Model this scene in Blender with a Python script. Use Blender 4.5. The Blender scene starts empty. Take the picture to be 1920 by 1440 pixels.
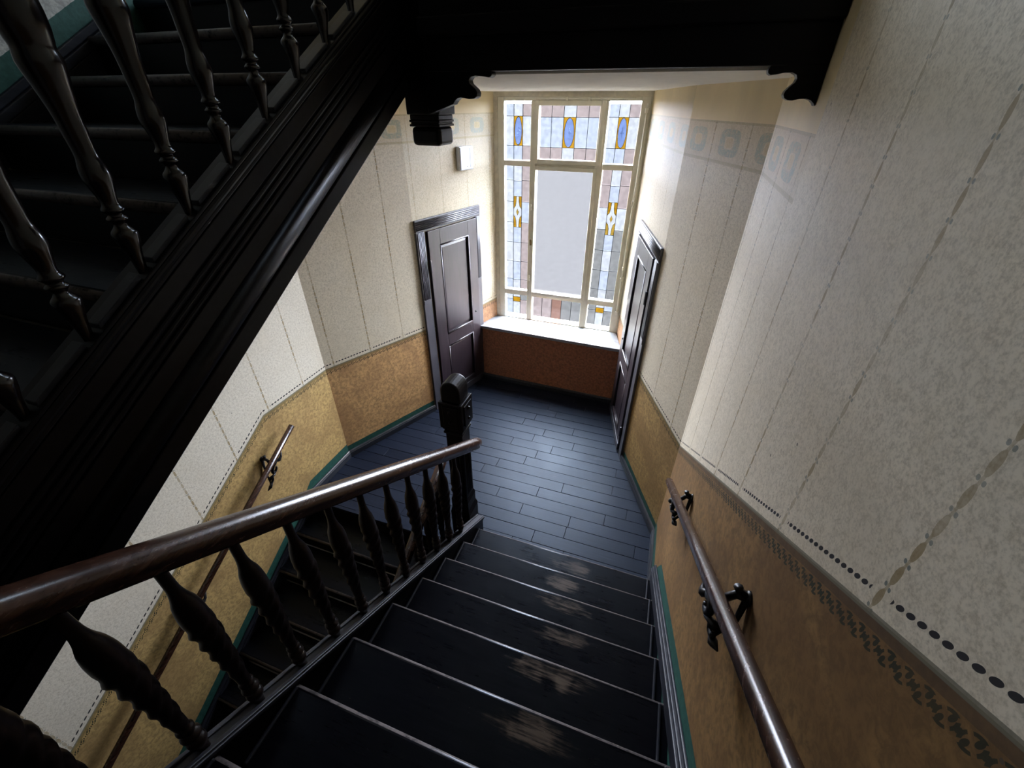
import bpy, bmesh, math, random
from mathutils import Vector, Matrix
random.seed(7)
sc = bpy.context.scene
COL = sc.collection
PI = math.pi

# ------------------------------------------------------------------ camera
cam_d = bpy.data.cameras.new('camera')
cam_d.sensor_width = 36.0
cam_d.lens = 790.0 / 1920.0 * 36.0
cam_d.clip_start = 0.02
cam_d.clip_end = 20000
cam = bpy.data.objects.new('camera', cam_d)
COL.objects.link(cam)
_p, _y, _r = math.radians(33.7), math.radians(19.0), math.radians(0.2)
_f = Vector((-math.sin(_y) * math.cos(_p), math.cos(_y) * math.cos(_p), -math.sin(_p)))
_rt = Vector((math.cos(_y), math.sin(_y), 0))
_up = _rt.cross(_f)
_r2 = _rt * math.cos(_r) + _up * math.sin(_r)
_u2 = -_rt * math.sin(_r) + _up * math.cos(_r)
M = Matrix.Identity(4)
for i in range(3):
    M[i][0] = _r2[i]; M[i][1] = _u2[i]; M[i][2] = -_f[i]
M.translation = Vector((0, 0, 2.9))
cam.matrix_world = M
sc.camera = cam

# ------------------------------------------------------------------ light and exposure
SKY = 105.0
w = bpy.data.worlds.new('overcast_sky')
sc.world = w
w.use_nodes = True
bgn = w.node_tree.nodes['Background']
bgn.inputs[0].default_value = (0.81, 0.89, 1.0, 1)
bgn.inputs[1].default_value = SKY
def portal(name, loc, sx, sz):
    # daylight portals in the window openings
    ld = bpy.data.lights.new(name, 'AREA')
    ld.shape = 'RECTANGLE'; ld.size = sx; ld.size_y = sz
    ld.cycles.is_portal = True
    o = bpy.data.objects.new(name, ld)
    COL.objects.link(o)
    o.location = loc
    o.rotation_euler = (-PI / 2, 0, 0)
    return o
STOREY = 3.288
for k in (-1, 0, 1):
    portal('window_daylight', (-0.995, 4.60, 1.825 + k * STOREY), 1.40, 2.24)
sc.view_settings.view_transform = 'Standard'
sc.view_settings.look = 'None'
sc.view_settings.exposure = 0.0
sc.view_settings.gamma = 1.0
sc.view_settings.use_curve_mapping = False
sc.cycles.use_denoising = True
sc.cycles.max_bounces = 6
sc.cycles.diffuse_bounces = 4
sc.cycles.glossy_bounces = 3
sc.cycles.use_adaptive_sampling = True
sc.cycles.adaptive_threshold = 0.03
sc.cycles.transparent_max_bounces = 8
sc.cycles.caustics_reflective = False
sc.cycles.caustics_refractive = False

# ------------------------------------------------------------------ node helpers
class E:
    """tiny expression wrapper around shader math nodes"""
    def __init__(s, nt, sock): s.nt = nt; s.s = sock
    def _op(s, op, *a, clamp=False):
        n = s.nt.nodes.new('ShaderNodeMath'); n.operation = op; n.use_clamp = clamp
        for i, x in enumerate((s,) + a):
            if isinstance(x, E): s.nt.links.new(x.s, n.inputs[i])
            else: n.inputs[i].default_value = float(x)
        return E(s.nt, n.outputs[0])
    def __add__(s, o): return s._op('ADD', o)
    def __sub__(s, o): return s._op('SUBTRACT', o)
    def __mul__(s, o): return s._op('MULTIPLY', o)
    def __truediv__(s, o): return s._op('DIVIDE', o)
    def lt(s, o): return s._op('LESS_THAN', o)
    def gt(s, o): return s._op('GREATER_THAN', o)
    def mx(s, o): return s._op('MAXIMUM', o)
    def mn(s, o): return s._op('MINIMUM', o)
    def ab(s): return s._op('ABSOLUTE')
    def sq(s): return s._op('MULTIPLY', s)
    def pw(s, o): return s._op('POWER', o)
    def rt(s): return s._op('SQRT')
    def cell(s, p): # signed offset from nearest multiple of p
        return (s + 1000.0 * p + p / 2)._op('FLOORED_MODULO', p) - p / 2
    def smooth(s, a, b):
        n = s.nt.nodes.new('ShaderNodeMapRange'); n.interpolation_type = 'SMOOTHSTEP'
        n.inputs[1].default_value = a; n.inputs[2].default_value = b
        s.nt.links.new(s.s, n.inputs[0]); return E(s.nt, n.outputs[0])
def mat_new(name):
    m = bpy.data.materials.new(name); m.use_nodes = True
    nt = m.node_tree; b = nt.nodes['Principled BSDF']
    return m, nt, b
def mixc(nt, fac, a, b):
    n = nt.nodes.new('ShaderNodeMix'); n.data_type = 'RGBA'
    f = n.inputs[0]; A = n.inputs[6]; B = n.inputs[7]
    if isinstance(fac, E): nt.links.new(fac.s, f)
    else: f.default_value = fac
    for sk, x in ((A, a), (B, b)):
        if isinstance(x, (tuple, list)): sk.default_value = (*x[:3], 1)
        else: nt.links.new(x, sk)
    return n.outputs[2]
def noise(nt, scale, detail=4, rough=.6, vec=None, dist=0.0):
    n = nt.nodes.new('ShaderNodeTexNoise')
    n.inputs['Scale'].default_value = scale; n.inputs['Detail'].default_value = detail
    n.inputs['Roughness'].default_value = rough; n.inputs['Distortion'].default_value = dist
    if vec is not None: nt.links.new(vec, n.inputs['Vector'])
    return E(nt, n.outputs[0])
def pos(nt):
    g = nt.nodes.new('ShaderNodeNewGeometry')
    s = nt.nodes.new('ShaderNodeSeparateXYZ'); nt.links.new(g.outputs['Position'], s.inputs[0])
    return g.outputs['Position'], E(nt, s.outputs[0]), E(nt, s.outputs[1]), E(nt, s.outputs[2])
def objc(nt):
    g = nt.nodes.new('ShaderNodeTexCoord')
    s = nt.nodes.new('ShaderNodeSeparateXYZ'); nt.links.new(g.outputs['Object'], s.inputs[0])
    return g.outputs['Object'], E(nt, s.outputs[0]), E(nt, s.outputs[1]), E(nt, s.outputs[2])
def scaled(nt, vec, sx, sy, sz):
    n = nt.nodes.new('ShaderNodeMapping'); n.inputs['Scale'].default_value = (sx, sy, sz)
    nt.links.new(vec, n.inputs[0]); return n.outputs[0]
def uvn(nt, name):
    n = nt.nodes.new('ShaderNodeUVMap'); n.uv_map = name
    s = nt.nodes.new('ShaderNodeSeparateXYZ'); nt.links.new(n.outputs[0], s.inputs[0])
    return E(nt, s.outputs[0]), E(nt, s.outputs[1])
def bump(nt, b, h, strength, dist=.002):
    n = nt.nodes.new('ShaderNodeBump'); n.inputs['Strength'].default_value = strength
    n.inputs['Distance'].default_value = dist
    nt.links.new(h.s, n.inputs['Height']); nt.links.new(n.outputs[0], b.inputs['Normal'])

# ------------------------------------------------------------------ materials
def simple(name, col, rough=.5, var=.25, scale=30, metal=0.0, spec=.5, bmp=0.0, coat=0.0):
    m, nt, b = mat_new(name)
    v, *_ = objc(nt)
    n = noise(nt, scale, 3, .6, v)
    dk = tuple(x * (1 - var) for x in col); lt = tuple(min(1, x * (1 + var)) for x in col)
    nt.links.new(mixc(nt, n.smooth(.3, .7), dk, lt), b.inputs['Base Color'])
    b.inputs['Metallic'].default_value = metal
    b.inputs['Specular IOR Level'].default_value = spec
    b.inputs['Coat Weight'].default_value = coat
    r = n * (.25 * rough) + (rough * .88)
    nt.links.new(r.s, b.inputs['Roughness'])
    if bmp: bump(nt, b, n, bmp)
    return m

def wood_paint(name, col, worn, rough=.32, grain=(3, 60, 60), wear=.62, spec=.5):
    """dark stain on wood: grain streaks, fine scratches"""
    m, nt, b = mat_new(name)
    v, *_ = objc(nt)
    g = noise(nt, 1.0, 3, .65, scaled(nt, v, *grain))
    f = noise(nt, 22, 2, .7, v)
    base = mixc(nt, g.smooth(.35, .7), tuple(x * .7 for x in col), tuple(x * 1.4 for x in col))
    scr = (f * g).smooth(wear * wear, wear * wear + .12)
    nt.links.new(mixc(nt, scr, base, worn), b.inputs['Base Color'])
    nt.links.new((g * .18 + (rough - .09)).s, b.inputs['Roughness'])
    b.inputs['Specular IOR Level'].default_value = spec
    return m

BLACK = wood_paint('black_stained_wood', (.0035, .0028, .0034), (.012, .010, .009), .36, spec=.14)
NEWELM = wood_paint('black_newel_wood', (.0045, .0035, .0035), (.02, .016, .014), .36, (60, 60, 3), spec=.11)
BALM = wood_paint('dark_brown_turned_wood', (.0085, .0050, .0045), (.03, .018, .014), .36, (60, 60, 4), spec=.14)
BAL3M = wood_paint('black_polished_turned_wood', (.0060, .0036, .0034), (.02, .012, .010), .20, (60, 60, 4), spec=.5)
RAILM = wood_paint('varnished_brown_handrail', (.030, .0130, .0078), (.08, .045, .028), .25, (60, 2.2, 60))
IRON = simple('black_wrought_iron', (.006, .006, .008), .38, .3, 90, .3)
DOORM = wood_paint('dark_purple_brown_door_paint', (.020, .012, .017), (.04, .028, .03), .40, (50, 50, 3), spec=.9)
DOORF = simple('slate_door_frame_paint', (.050, .048, .058), .42, .12, 12, spec=.8)
SKIRT = wood_paint('slate_black_skirting_paint', (.018, .019, .025), (.08, .08, .09), .45, (40, 3, 40), .60, spec=.22)
BASEM = wood_paint('slate_blue_black_baseboard_paint', (.020, .022, .028), (.10, .10, .12), .34, (40, 3, 40), .60, spec=.6)
WINF = simple('cream_window_paint', (.74, .69, .55), .45, .06, 8)
SILLM = simple('pale_marble_sill', (.32, .335, .36), .28, .06, 6)
PLASTIC = simple('white_plastic', (.70, .71, .73), .4, .02, 5)
GREYPL = simple('pale_grey_plastic', (.55, .56, .58), .4, .02, 5)
LEAD = simple('lead_came', (.012, .012, .014), .8, .2, 60, spec=.1)
BRASS = simple('dull_brass', (.30, .20, .08), .35, .2, 60, .9)
CEILM = simple('cream_ceiling_plaster', (.88, .845, .78), .85, .04, 14)
PLAINW = simple('plain_cream_plaster', (.66, .60, .46), .8, .10, 20)
DARKW = simple('darkened_unseen_back_wall', (.05, .035, .024), .6, .2, 10)  # unseen back wall, darkened to cut light bounced onto beam and stairs
GROUNDM = simple('darkened_outside_ground', (.0132, .0127, .0124), 1.0, .05, 2, spec=0.0)  # outside ground darkened so the bright sky leaves the panes unclipped

def floor_material():
    m, nt, b = mat_new('dark_painted_floor_boards')
    v, x, y, z = pos(nt)
    g = noise(nt, 1.0, 4, .65, scaled(nt, v, 3, 70, 20))
    big = noise(nt, 2.2, 3, .62, v, .6)
    oi = nt.nodes.new('ShaderNodeObjectInfo')
    rnd = E(nt, oi.outputs['Random'])
    col = mixc(nt, g.smooth(.3, .75), (.0040, .0056, .0115), (.0095, .0125, .0225))
    col = mixc(nt, rnd * .30, col, (.017, .022, .038))
    worn = (big * .7 + g * .35).smooth(.60, .72)
    col = mixc(nt, worn * .45, col, (.040, .046, .064))
    b.inputs['Specular IOR Level'].default_value = .21
    b.inputs['Specular Tint'].default_value = (.68, .84, 1.0, 1)
    nt.links.new(col, b.inputs['Base Color'])
    nt.links.new((big * .24 + g * .14 + .25).s, b.inputs['Roughness'])
    bump(nt, b, g, .15)
    return m
FLOORM = floor_material()

def tread_material(wx, worn_col=(.135, .098, .068)):
    m, nt, b = mat_new('worn_black_stair_tread')
    v, x, y, z = objc(nt)
    oi = nt.nodes.new('ShaderNodeObjectInfo'); rnd = E(nt, oi.outputs['Random'])
    pv, px, py, pz = pos(nt)
    g = noise(nt, 1.0, 4, .7, scaled(nt, pv, 7, 90, 40))
    big = noise(nt, 5.5, 3, .65, pv, .5)
    fine = noise(nt, 45, 2, .7, pv)
    col = mixc(nt, g.smooth(.3, .75), (.0015, .0016, .0028), (.0042, .0038, .0055))
    # foot traffic has rubbed the paint off a patch in the walking line
    ex = ((x - wx - (rnd - .5) * .14) / .19).sq() + ((y - (rnd - .5) * .05 + .07) / .060).sq()
    patch = (E(nt, ex.s) * -.55 + 1.0 + (big - .5) * 1.9 + (g - .5) * 1.4)
    pm = patch.smooth(.62, 1.30) * (rnd * .45 + .45) * (g.smooth(.34, .60) * .8 + .2)
    col = mixc(nt, pm * .8, col, worn_col)
    fl = (fine * .6 + g * .4).smooth(.665, .70)
    col = mixc(nt, fl * .5, col, (.11, .085, .07))
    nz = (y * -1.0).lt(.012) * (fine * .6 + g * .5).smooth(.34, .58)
    col = mixc(nt, nz * .75, col, (.150, .130, .125))  # pale nosing band: edge highlight painted in, together with rubbed paint
    nt.links.new(col, b.inputs['Base Color'])
    b.inputs['Specular IOR Level'].default_value = .17
    b.inputs['Specular Tint'].default_value = (.68, .84, 1.0, 1)
    nt.links.new((g * .14 + big * .16 + .15 + pm * .2).s, b.inputs['Roughness'])
    bump(nt, b, g, .15)
    return m
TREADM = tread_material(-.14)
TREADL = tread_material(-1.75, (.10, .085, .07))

def wall_material(name, up, dado, frieze=True, frieze_u=None, top=(.76, .63, .40), stencil=1.0, plain_dado=False, P=.355, dp=.028, dv=.034, near=False, band=.055):
    """painted plaster with stencilled stripes, a dotted border, a dado and a frieze.
    uv = (distance along the wall, height over the dado line), uv2.x = height over the skirting"""
    m, nt, b = mat_new(name)
    u, v = uvn(nt, 'uv'); wv, _ = uvn(nt, 'uv2')
    pv, px, py, pz = pos(nt)
    mott = noise(nt, 70, 3, .75, pv, .3)
    spk = noise(nt, 190, 2, .7, pv)
    cloud = noise(nt, 2.2, 3, .6, pv, .8)
    # --- upper wall
    upd = tuple(x * k for x, k in zip(up, (.70, .68, .64))); upl = tuple(min(1, x * 1.08) for x in up)
    col = mixc(nt, (mott * .55 + spk * .45).smooth(.33, .60), upd, upl)
    col = mixc(nt, cloud.smooth(.42, .72) * .35, col, tuple(x * k for x, k in zip(up, (.80, .76, .68))))
    # rubbed repairs
    rep = cloud.smooth(.60, .66)
    col = mixc(nt, rep * .25, col, tuple(min(1, x * 1.15) for x in up))
    # --- stripes of ovals with little flowers
    du = u.cell(P) + (mott - .5) * .0022
    dz = (pz - 2.377).cell(.0515)
    oval = ((du / .0064).sq() + (dz / .0195).sq()).lt(1.0)
    core = du.ab().lt(.0024)
    dots = (((du.ab() - .0055) / .0030).sq() + ((dz.ab() - .0250) / .0030).sq()).lt(1.0)
    fade = noise(nt, 6, 1, .6, pv).smooth(.32, .62) * .45 + .50
    instr = v.gt(.0)
    col = mixc(nt, oval.mx(core * .7) * fade * instr * .80 * stencil, col, (.22, .145, .045))
    col = mixc(nt, dots * fade * instr * .85 * stencil, col, (.085, .12, .115))
    # --- dotted border above the dado
    dd = u.cell(dp)
    bd = ((dd / (dp * .37)).sq() + ((v - dv) / .0056).sq()).lt(1.0) * u.cell(P).ab().gt(.020)
    col = mixc(nt, bd * stencil, col, (.022, .020, .022))
    if frieze:
        fz = (pz - 2.73)
        zone = fz.ab().lt(.095)
        lines = (fz.ab() - .093).ab().lt(.008)
        above = fz.gt(.095)
        if frieze_u is not None:
            lim = u.gt(frieze_u).mx(0.0)
            zone = zone * lim; lines = lines * lim; above = above * lim
        col = mixc(nt, zone * .22, col, (.40, .33, .20))
        cu = (u + P / 2).cell(P)
        # squarish rosette: blue-green ring round a yellow middle
        qq = ((cu * .62).ab().pw(4.0) + fz.ab().pw(4.0)).pw(.25)
        rg = mott
        ring = ((qq - .045).ab().lt(.017)) * rg.smooth(.36, .56)
        core2 = qq.lt(.022)
        col = mixc(nt, ring * zone * .55, col, (.15, .25, .24))
        col = mixc(nt, core2 * zone * .30, col, (.45, .34, .10))
        col = mixc(nt, lines * rg.smooth(.25, .6) * .55, col, (.30, .24, .10))
        topn = mixc(nt, cloud.smooth(.3, .7), tuple(x * .86 for x in top), top)
        col = mixc(nt, above, col, topn)
    # --- dado
    dn = noise(nt, 38, 4, .75, pv, .4)
    dcl = noise(nt, 3.2, 2, .6, pv, .5)
    dcol = mixc(nt, dn.smooth(.34, .66), tuple(x * .62 for x in dado), tuple(x * 1.22 for x in dado))
    dcol = mixc(nt, dcl.smooth(.38, .68) * .65, dcol, (dado[0] * .58, dado[1] * .53, dado[2] * .55))
    if not plain_dado:
        # dark line under the border and a stencilled row of leaf rings
        dk = ((v + .014).ab().lt(.010))
        dcol = mixc(nt, dk * .60, dcol, (.060, .040, .026) if near else (.13, .10, .035))
        sp = .0295 if near else .040
        c1 = u.cell(sp); q = (v + .044) * .80 if near else (v + .040)
        rr = ((c1).sq() + (q).sq()).rt()
        arcs = (rr - .0115).ab().lt(.0023) * (c1.ab() - q.ab()).ab().gt(.0035)
        b1 = (((c1 + .0040) / .0036).sq() + ((q - .0055) / .0060).sq()).lt(1.0)
        b2 = (((c1 - .0040) / .0036).sq() + ((q + .0055) / .0060).sq()).lt(1.0)
        b3 = (((u + sp / 2).cell(sp) / .0030).sq() + (q / .0045).sq()).lt(1.0)
        ster = arcs.mx(b1).mx(b2).mx(b3)
        dcol = mixc(nt, ster * (fade * .4 + .6), dcol, (.014, .020, .011))
    col = mixc(nt, v.lt(0.0), col, dcol)
    line = v.ab().lt(.0055)
    if not plain_dado: col = mixc(nt, line * .85, col, (.15, .14, .10))
    # --- green band along the skirting
    edge = (mott - .5) * .006
    gb = (wv + edge).lt(band)
    col = mixc(nt, gb, col, mixc(nt, dn.smooth(.3, .7), (.010, .048, .036), (.020, .082, .062)))
    # --- nail holes and chips
    vor = nt.nodes.new('ShaderNodeTexVoronoi'); vor.inputs['Scale'].default_value = 7.0
    nt.links.new(pv, vor.inputs['Vector'])
    hole = E(nt, vor.outputs[0]).lt(.028)
    col = mixc(nt, hole * .8, col, (.06, .055, .05))
    nt.links.new(col, b.inputs['Base Color'])
    b.inputs['Roughness'].default_value = .62
    b.inputs['Specular IOR Level'].default_value = .3
    return m
UP = (.66, .585, .455)
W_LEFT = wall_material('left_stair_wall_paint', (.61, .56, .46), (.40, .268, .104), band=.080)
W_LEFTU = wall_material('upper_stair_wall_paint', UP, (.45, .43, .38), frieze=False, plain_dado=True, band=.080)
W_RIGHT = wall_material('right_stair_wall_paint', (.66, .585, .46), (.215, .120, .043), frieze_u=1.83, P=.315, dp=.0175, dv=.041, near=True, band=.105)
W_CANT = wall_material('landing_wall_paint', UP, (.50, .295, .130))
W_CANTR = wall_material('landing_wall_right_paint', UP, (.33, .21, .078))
W_BAY = wall_material('bay_wall_paint', (.50, .435, .315), (.40, .215, .105), stencil=.6, top=(.58, .47, .28))
W_APRON = simple('red_brown_apron_paint', (.40, .165, .085), .6, .30, 45)

def glass(name, col, alpha=.0, var=.90):
    """coloured window glass: lets tinted light through, scatters part of it"""
    m = bpy.data.materials.new(name); m.use_nodes = True
    col = tuple(x ** .5 for x in col)          # a pane has two faces
    nt = m.node_tree; nt.nodes.clear()
    out = nt.nodes.new('ShaderNodeOutputMaterial')
    tr = nt.nodes.new('ShaderNodeBsdfTransparent'); tl = nt.nodes.new('ShaderNodeBsdfTranslucent')
    gl = nt.nodes.new('ShaderNodeBsdfGlossy'); gl.inputs['Roughness'].default_value = .12
    v, *_ = objc(nt)
    n = noise(nt, 26, 3, .6, v)
    c = mixc(nt, n.smooth(.3, .7), tuple(x * var for x in col), tuple(min(1, x * (2 - var) ** .5) for x in col))
    nt.links.new(c, tr.inputs[0]); nt.links.new(c, tl.inputs[0])
    mx = nt.nodes.new('ShaderNodeMixShader'); mx.inputs[0].default_value = alpha
    nt.links.new(tr.outputs[0], mx.inputs[1]); nt.links.new(tl.outputs[0], mx.inputs[2])
    m2 = nt.nodes.new('ShaderNodeMixShader'); m2.inputs[0].default_value = .05
    nt.links.new(mx.outputs[0], m2.inputs[1]); nt.links.new(gl.outputs[0], m2.inputs[2])
    nt.links.new(m2.outputs[0], out.inputs[0])
    return m
GW = glass('white_cathedral_glass', (.84, .87, .91))
GB = glass('pale_blue_cathedral_glass', (.72, .79, .92))
GP = glass('pink_cathedral_glass', (.62, .51, .49))
GG = glass('grey_cathedral_glass', (.40, .40, .39))
GR = glass('rose_brown_glass', (.46, .26, .20))
GA = glass('amber_glass', (.72, .36, .02))
GBL = glass('blue_glass', (.28, .40, .78))
GF = glass('frosted_glass', (.60, .59, .60), var=.985)
GDIM = glass('light_dimming_glass', (.20, .225, .25))  # tint added to dim the daylight from the unseen upper window
GDIMB = glass('light_dimming_blue_glass', (.11, .20, .42))  # tint added to dim and turn blue the unseen lower window's daylight

# ------------------------------------------------------------------ mesh helpers
class MB:
    def __init__(s): s.v = []; s.f = []; s.sm = []
    def add(s, vs, fs, smooth=False):
        o = len(s.v); s.v += [tuple(p) for p in vs]
        s.f += [tuple(i + o for i in f) for f in fs]; s.sm += [smooth] * len(fs)
        return s
    def box(s, a, b):
        (x0, y0, z0), (x1, y1, z1) = a, b
        vs = [(x, y, z) for x in (x0, x1) for y in (y0, y1) for z in (z0, z1)]
        return s.add(vs, [(0, 1, 3, 2), (4, 6, 7, 5), (0, 4, 5, 1), (2, 3, 7, 6), (0, 2, 6, 4), (1, 5, 7, 3)])
    def prism(s, poly, fn0, fn1, smooth=False):
        """polygon of 2D points, two end caps placed by fn0 / fn1"""
        n = len(poly)
        vs = [fn0(p) for p in poly] + [fn1(p) for p in poly]
        s.add(vs, [tuple(range(n - 1, -1, -1)), tuple(range(n, 2 * n))])
        o = len(s.v) - 2 * n
        for i in range(n):
            j = (i + 1) % n
            s.f.append((o + i, o + j, o + n + j, o + n + i)); s.sm.append(smooth)
        return s
    def lathe(s, prof, seg=14, tw=None, square=None):
        """prof: (z, r). tw(z) -> (amount, phase) carves a rope twist"""
        vs = []
        for z, r in prof:
            for k in range(seg):
                a = 2 * PI * k / seg; rr = r
                if tw:
                    am, ph = tw(z); rr = r * (1 + am * math.cos(3 * a - ph))
                vs.append((rr * math.cos(a), rr * math.sin(a), z))
        fs = []
        for i in range(len(prof) - 1):
            for k in range(seg):
                k2 = (k + 1) % seg
                fs.append((i * seg + k, i * seg + k2, (i + 1) * seg + k2, (i + 1) * seg + k))
        s.add(vs, fs, True)
        o = len(s.v) - len(vs)
        s.f.append(tuple(o + k for k in range(seg - 1, -1, -1))); s.sm.append(False)
        t = o + (len(prof) - 1) * seg
        s.f.append(tuple(t + k for k in range(seg))); s.sm.append(False)
        return s
    def tube(s, pts, r, seg=8):
        pts = [Vector(p) for p in pts]
        rs = r if isinstance(r, (list, tuple)) else [r] * len(pts)
        ring = []
        up = Vector((0, 0, 1))
        prev = None
        for i, p in enumerate(pts):
            t = (pts[min(i + 1, len(pts) - 1)] - pts[max(i - 1, 0)]).normalized()
            a = prev if prev is not None else (up if abs(t.dot(up)) < .9 else Vector((1, 0, 0)))
            n1 = (a - t * a.dot(t)).normalized(); prev = n1
            n2 = t.cross(n1)
            ring.append([p + (n1 * math.cos(2 * PI * k / seg) + n2 * math.sin(2 * PI * k / seg)) * rs[i] for k in range(seg)])
        vs = [q for rg in ring for q in rg]; fs = []
        for i in range(len(pts) - 1):
            for k in range(seg):
                k2 = (k + 1) % seg
                fs.append((i * seg + k, i * seg + k2, (i + 1) * seg + k2, (i + 1) * seg + k))
        fs.append(tuple(range(seg - 1, -1, -1))); fs.append(tuple((len(pts) - 1) * seg + k for k in range(seg)))
        return s.add(vs, fs, True)
    def sweep(s, prof, pts, smooth=True):
        """closed 2D profile (side, up) swept along pts that stay in a vertical plane along Y"""
        n = len(prof); vs = []
        for i, p in enumerate(pts):
            p = Vector(p); t = (Vector(pts[min(i + 1, len(pts) - 1)]) - Vector(pts[max(i - 1, 0)])).normalized()
            side = Vector((1, 0, 0)); up = side.cross(t)
            if up.z < 0: up = -up
            vs += [p + side * a + up * b for a, b in prof]
        fs = []
        for i in range(len(pts) - 1):
            for k in range(n):
                k2 = (k + 1) % n
                fs.append((i * n + k, i * n + k2, (i + 1) * n + k2, (i + 1) * n + k))
        s.add(vs, fs, smooth)
        o = len(s.v) - len(vs)
        s.f.append(tuple(o + k for k in range(n))); s.sm.append(False)
        t = o + (len(pts) - 1) * n
        s.f.append(tuple(t + k for k in range(n))); s.sm.append(False)
        return s
    def mesh(s, name):
        me = bpy.data.meshes.new(name)
        me.from_pydata(s.v, [], s.f); me.validate()
        if len(me.polygons) == len(s.sm): me.polygons.foreach_set('use_smooth', s.sm)
        bm = bmesh.new(); bm.from_mesh(me); bmesh.ops.recalc_face_normals(bm, faces=bm.faces); bm.to_mesh(me); bm.free()
        me.update(); return me
    def build(s, name, mat, parent=None, loc=(0, 0, 0), bevel=0.0, seg=2, rotz=0.0):
        me = s.mesh(name); me.materials.append(mat)
        return link(name, me, parent, loc, bevel, seg, rotz)
def link(name, me, parent=None, loc=(0, 0, 0), bevel=0.0, seg=2, rotz=0.0):
    o = bpy.data.objects.new(name, me); COL.objects.link(o)
    o.location = loc; o.rotation_euler = (0, 0, rotz)
    if parent: o.parent = parent
    if bevel:
        md = o.modifiers.new('bevel', 'BEVEL'); md.width = bevel; md.segments = seg
        md.limit_method = 'ANGLE'; md.angle_limit = .6; md.harden_normals = False
    return o
def thing(name, label, cat, loc=(0, 0, 0), rotz=0.0, group=None):
    o = bpy.data.objects.new(name, None); COL.objects.link(o)
    o.empty_display_size = .1
    o.location = loc; o.rotation_euler = (0, 0, rotz); o['label'] = label; o['category'] = cat
    if group: o['group'] = group
    return o
def struct(o, label=None):
    o['kind'] = 'structure'
    if label: o['label'] = label
    return o

# ------------------------------------------------------------------ dimensions
XR, XL = .38, -2.50                       # stair walls
LCN, RCN = (XL, 2.37), (XR, 2.41)         # corners to the canted walls
LB, RB = (-2.067, 3.33), (.035, 3.20)     # canted wall to window bay
LE, RE = (-1.740, 4.48), (-.280, 4.48)    # bay to window wall
ZC = 2.99                                 # soffit of the upper half landing
R1, G1, Y1 = .172, .254, 1.895            # flight under the camera
R2, G2 = .155, .260; Y2 = 1.818           # flight going down
R3, G3, Y3, Z3 = .153, .255, 1.597, 3.135 # flight going up (top tread below landing)
S1, S2, S3 = R1 / G1, R2 / G2, .60
ZMAIN = 10 * R1
def nose1(y): return R1 + (Y1 - y) * S1
def nose2(y): return -(Y2 - y) * S2
def nose3(y): return Z3 - (Y3 - y) * S3
ZLO, ZHI = -3.50, 6.45

# ------------------------------------------------------------------ walls
def lerp(bp, u, i):
    for a, b in zip(bp, bp[1:]):
        if u <= b[0] or b is bp[-1]:
            t = (u - a[0]) / (b[0] - a[0]); return a[i] + (b[i] - a[i]) * t
def sk3(y): return nose3(y) + .02 if y < 1.86 else STOREY + .075
def wall(name, A, B, mat, bp, rows, thick=.14, flip=False, u0=0.0, usign=1):
    """vertical wall from plan point A to B, inner face on the left of A->B unless flip.
    bp: (u, dado z, skirting-top z) ; rows: list of functions u -> z for the row edges, per-row z offset of pattern"""
    A = Vector((*A, 0)); B = Vector((*B, 0)); d = (B - A); L = d.length; d /= L
    nrm = Vector((-d.y, d.x, 0)) * (-1 if flip else 1)
    us = [b[0] for b in bp]
    V, F, UV, UV2 = [], [], [], []
    def inner(u, z): p = A + d * u; return (p.x, p.y, z)
    def outer(u, z): p = A + d * u - nrm * thick; return (p.x, p.y, z)
    def face(pts, uvs, uvs2):
        o = len(V); V.extend(pts); F.append(tuple(range(o, o + len(pts)))); UV.extend(uvs); UV2.extend(uvs2)
    mats = []
    for (lo, hi, off, mi) in rows:
        for a, b in zip(us, us[1:]):
            q = [(a, lo(a)), (b, lo(b)), (b, hi(b)), (a, hi(a))]
            uv = [(u0 + usign * u, z - off - lerp(bp, u, 1)) for u, z in q]
            uv2 = [((z - sk3(u + YB)) if mi == 1 else (z - off - lerp(bp, u, 2)), 0) for u, z in q]
            face([inner(*p) for p in q], uv, uv2); mats.append(mi)
            face([outer(*p) for p in reversed(q)], list(reversed(uv)), list(reversed(uv2))); mats.append(mi)
    lo, hi = rows[0][0], rows[-1][1]
    for u in (us[0], us[-1]):
        face([inner(u, lo(u)), inner(u, hi(u)), outer(u, hi(u)), outer(u, lo(u))], [(0, 1)] * 4, [(1, 0)] * 4); mats.append(0)
    me = bpy.data.meshes.new(name); me.from_pydata(V, [], F)
    l1 = me.uv_layers.new(name='uv'); l2 = me.uv_layers.new(name='uv2')
    for i, lp in enumerate(me.loops):
        l1.data[i].uv = UV[lp.vertex_index]; l2.data[i].uv = UV2[lp.vertex_index]
    for mm in (mat if isinstance(mat, (list, tuple)) else [mat]): me.materials.append(mm)
    for p, mi in zip(me.polygons, mats): p.material_index = mi
    bm = bmesh.new(); bm.from_mesh(me); bmesh.ops.remove_doubles(bm, verts=bm.verts, dist=1e-5)
    bmesh.ops.recalc_face_normals(bm, faces=bm.faces); bm.to_mesh(me); bm.free()
    o = bpy.data.objects.new(name, me); COL.objects.link(o)
    struct(o); return o
YB = -2.10
const = lambda z: (lambda u: z)
# right stair wall: u = Y
dR = lambda y: 2.62 - .688 * y
bpR = [(YB, dR(-.45), ZMAIN + .12), (-.45, dR(-.45), ZMAIN + .12),
       (1.80, dR(1.80), nose1(1.80) + .145), (1.97, dR(1.97), .075), (2.41, dR(2.41), .075)]
bpR0 = [(b[0] - YB, b[1], b[2]) for b in bpR]
wall('wall_right', (XR, YB), RCN, W_RIGHT, bpR0, [(const(ZLO), const(ZHI), 0, 0)], u0=YB + .154)
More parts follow.
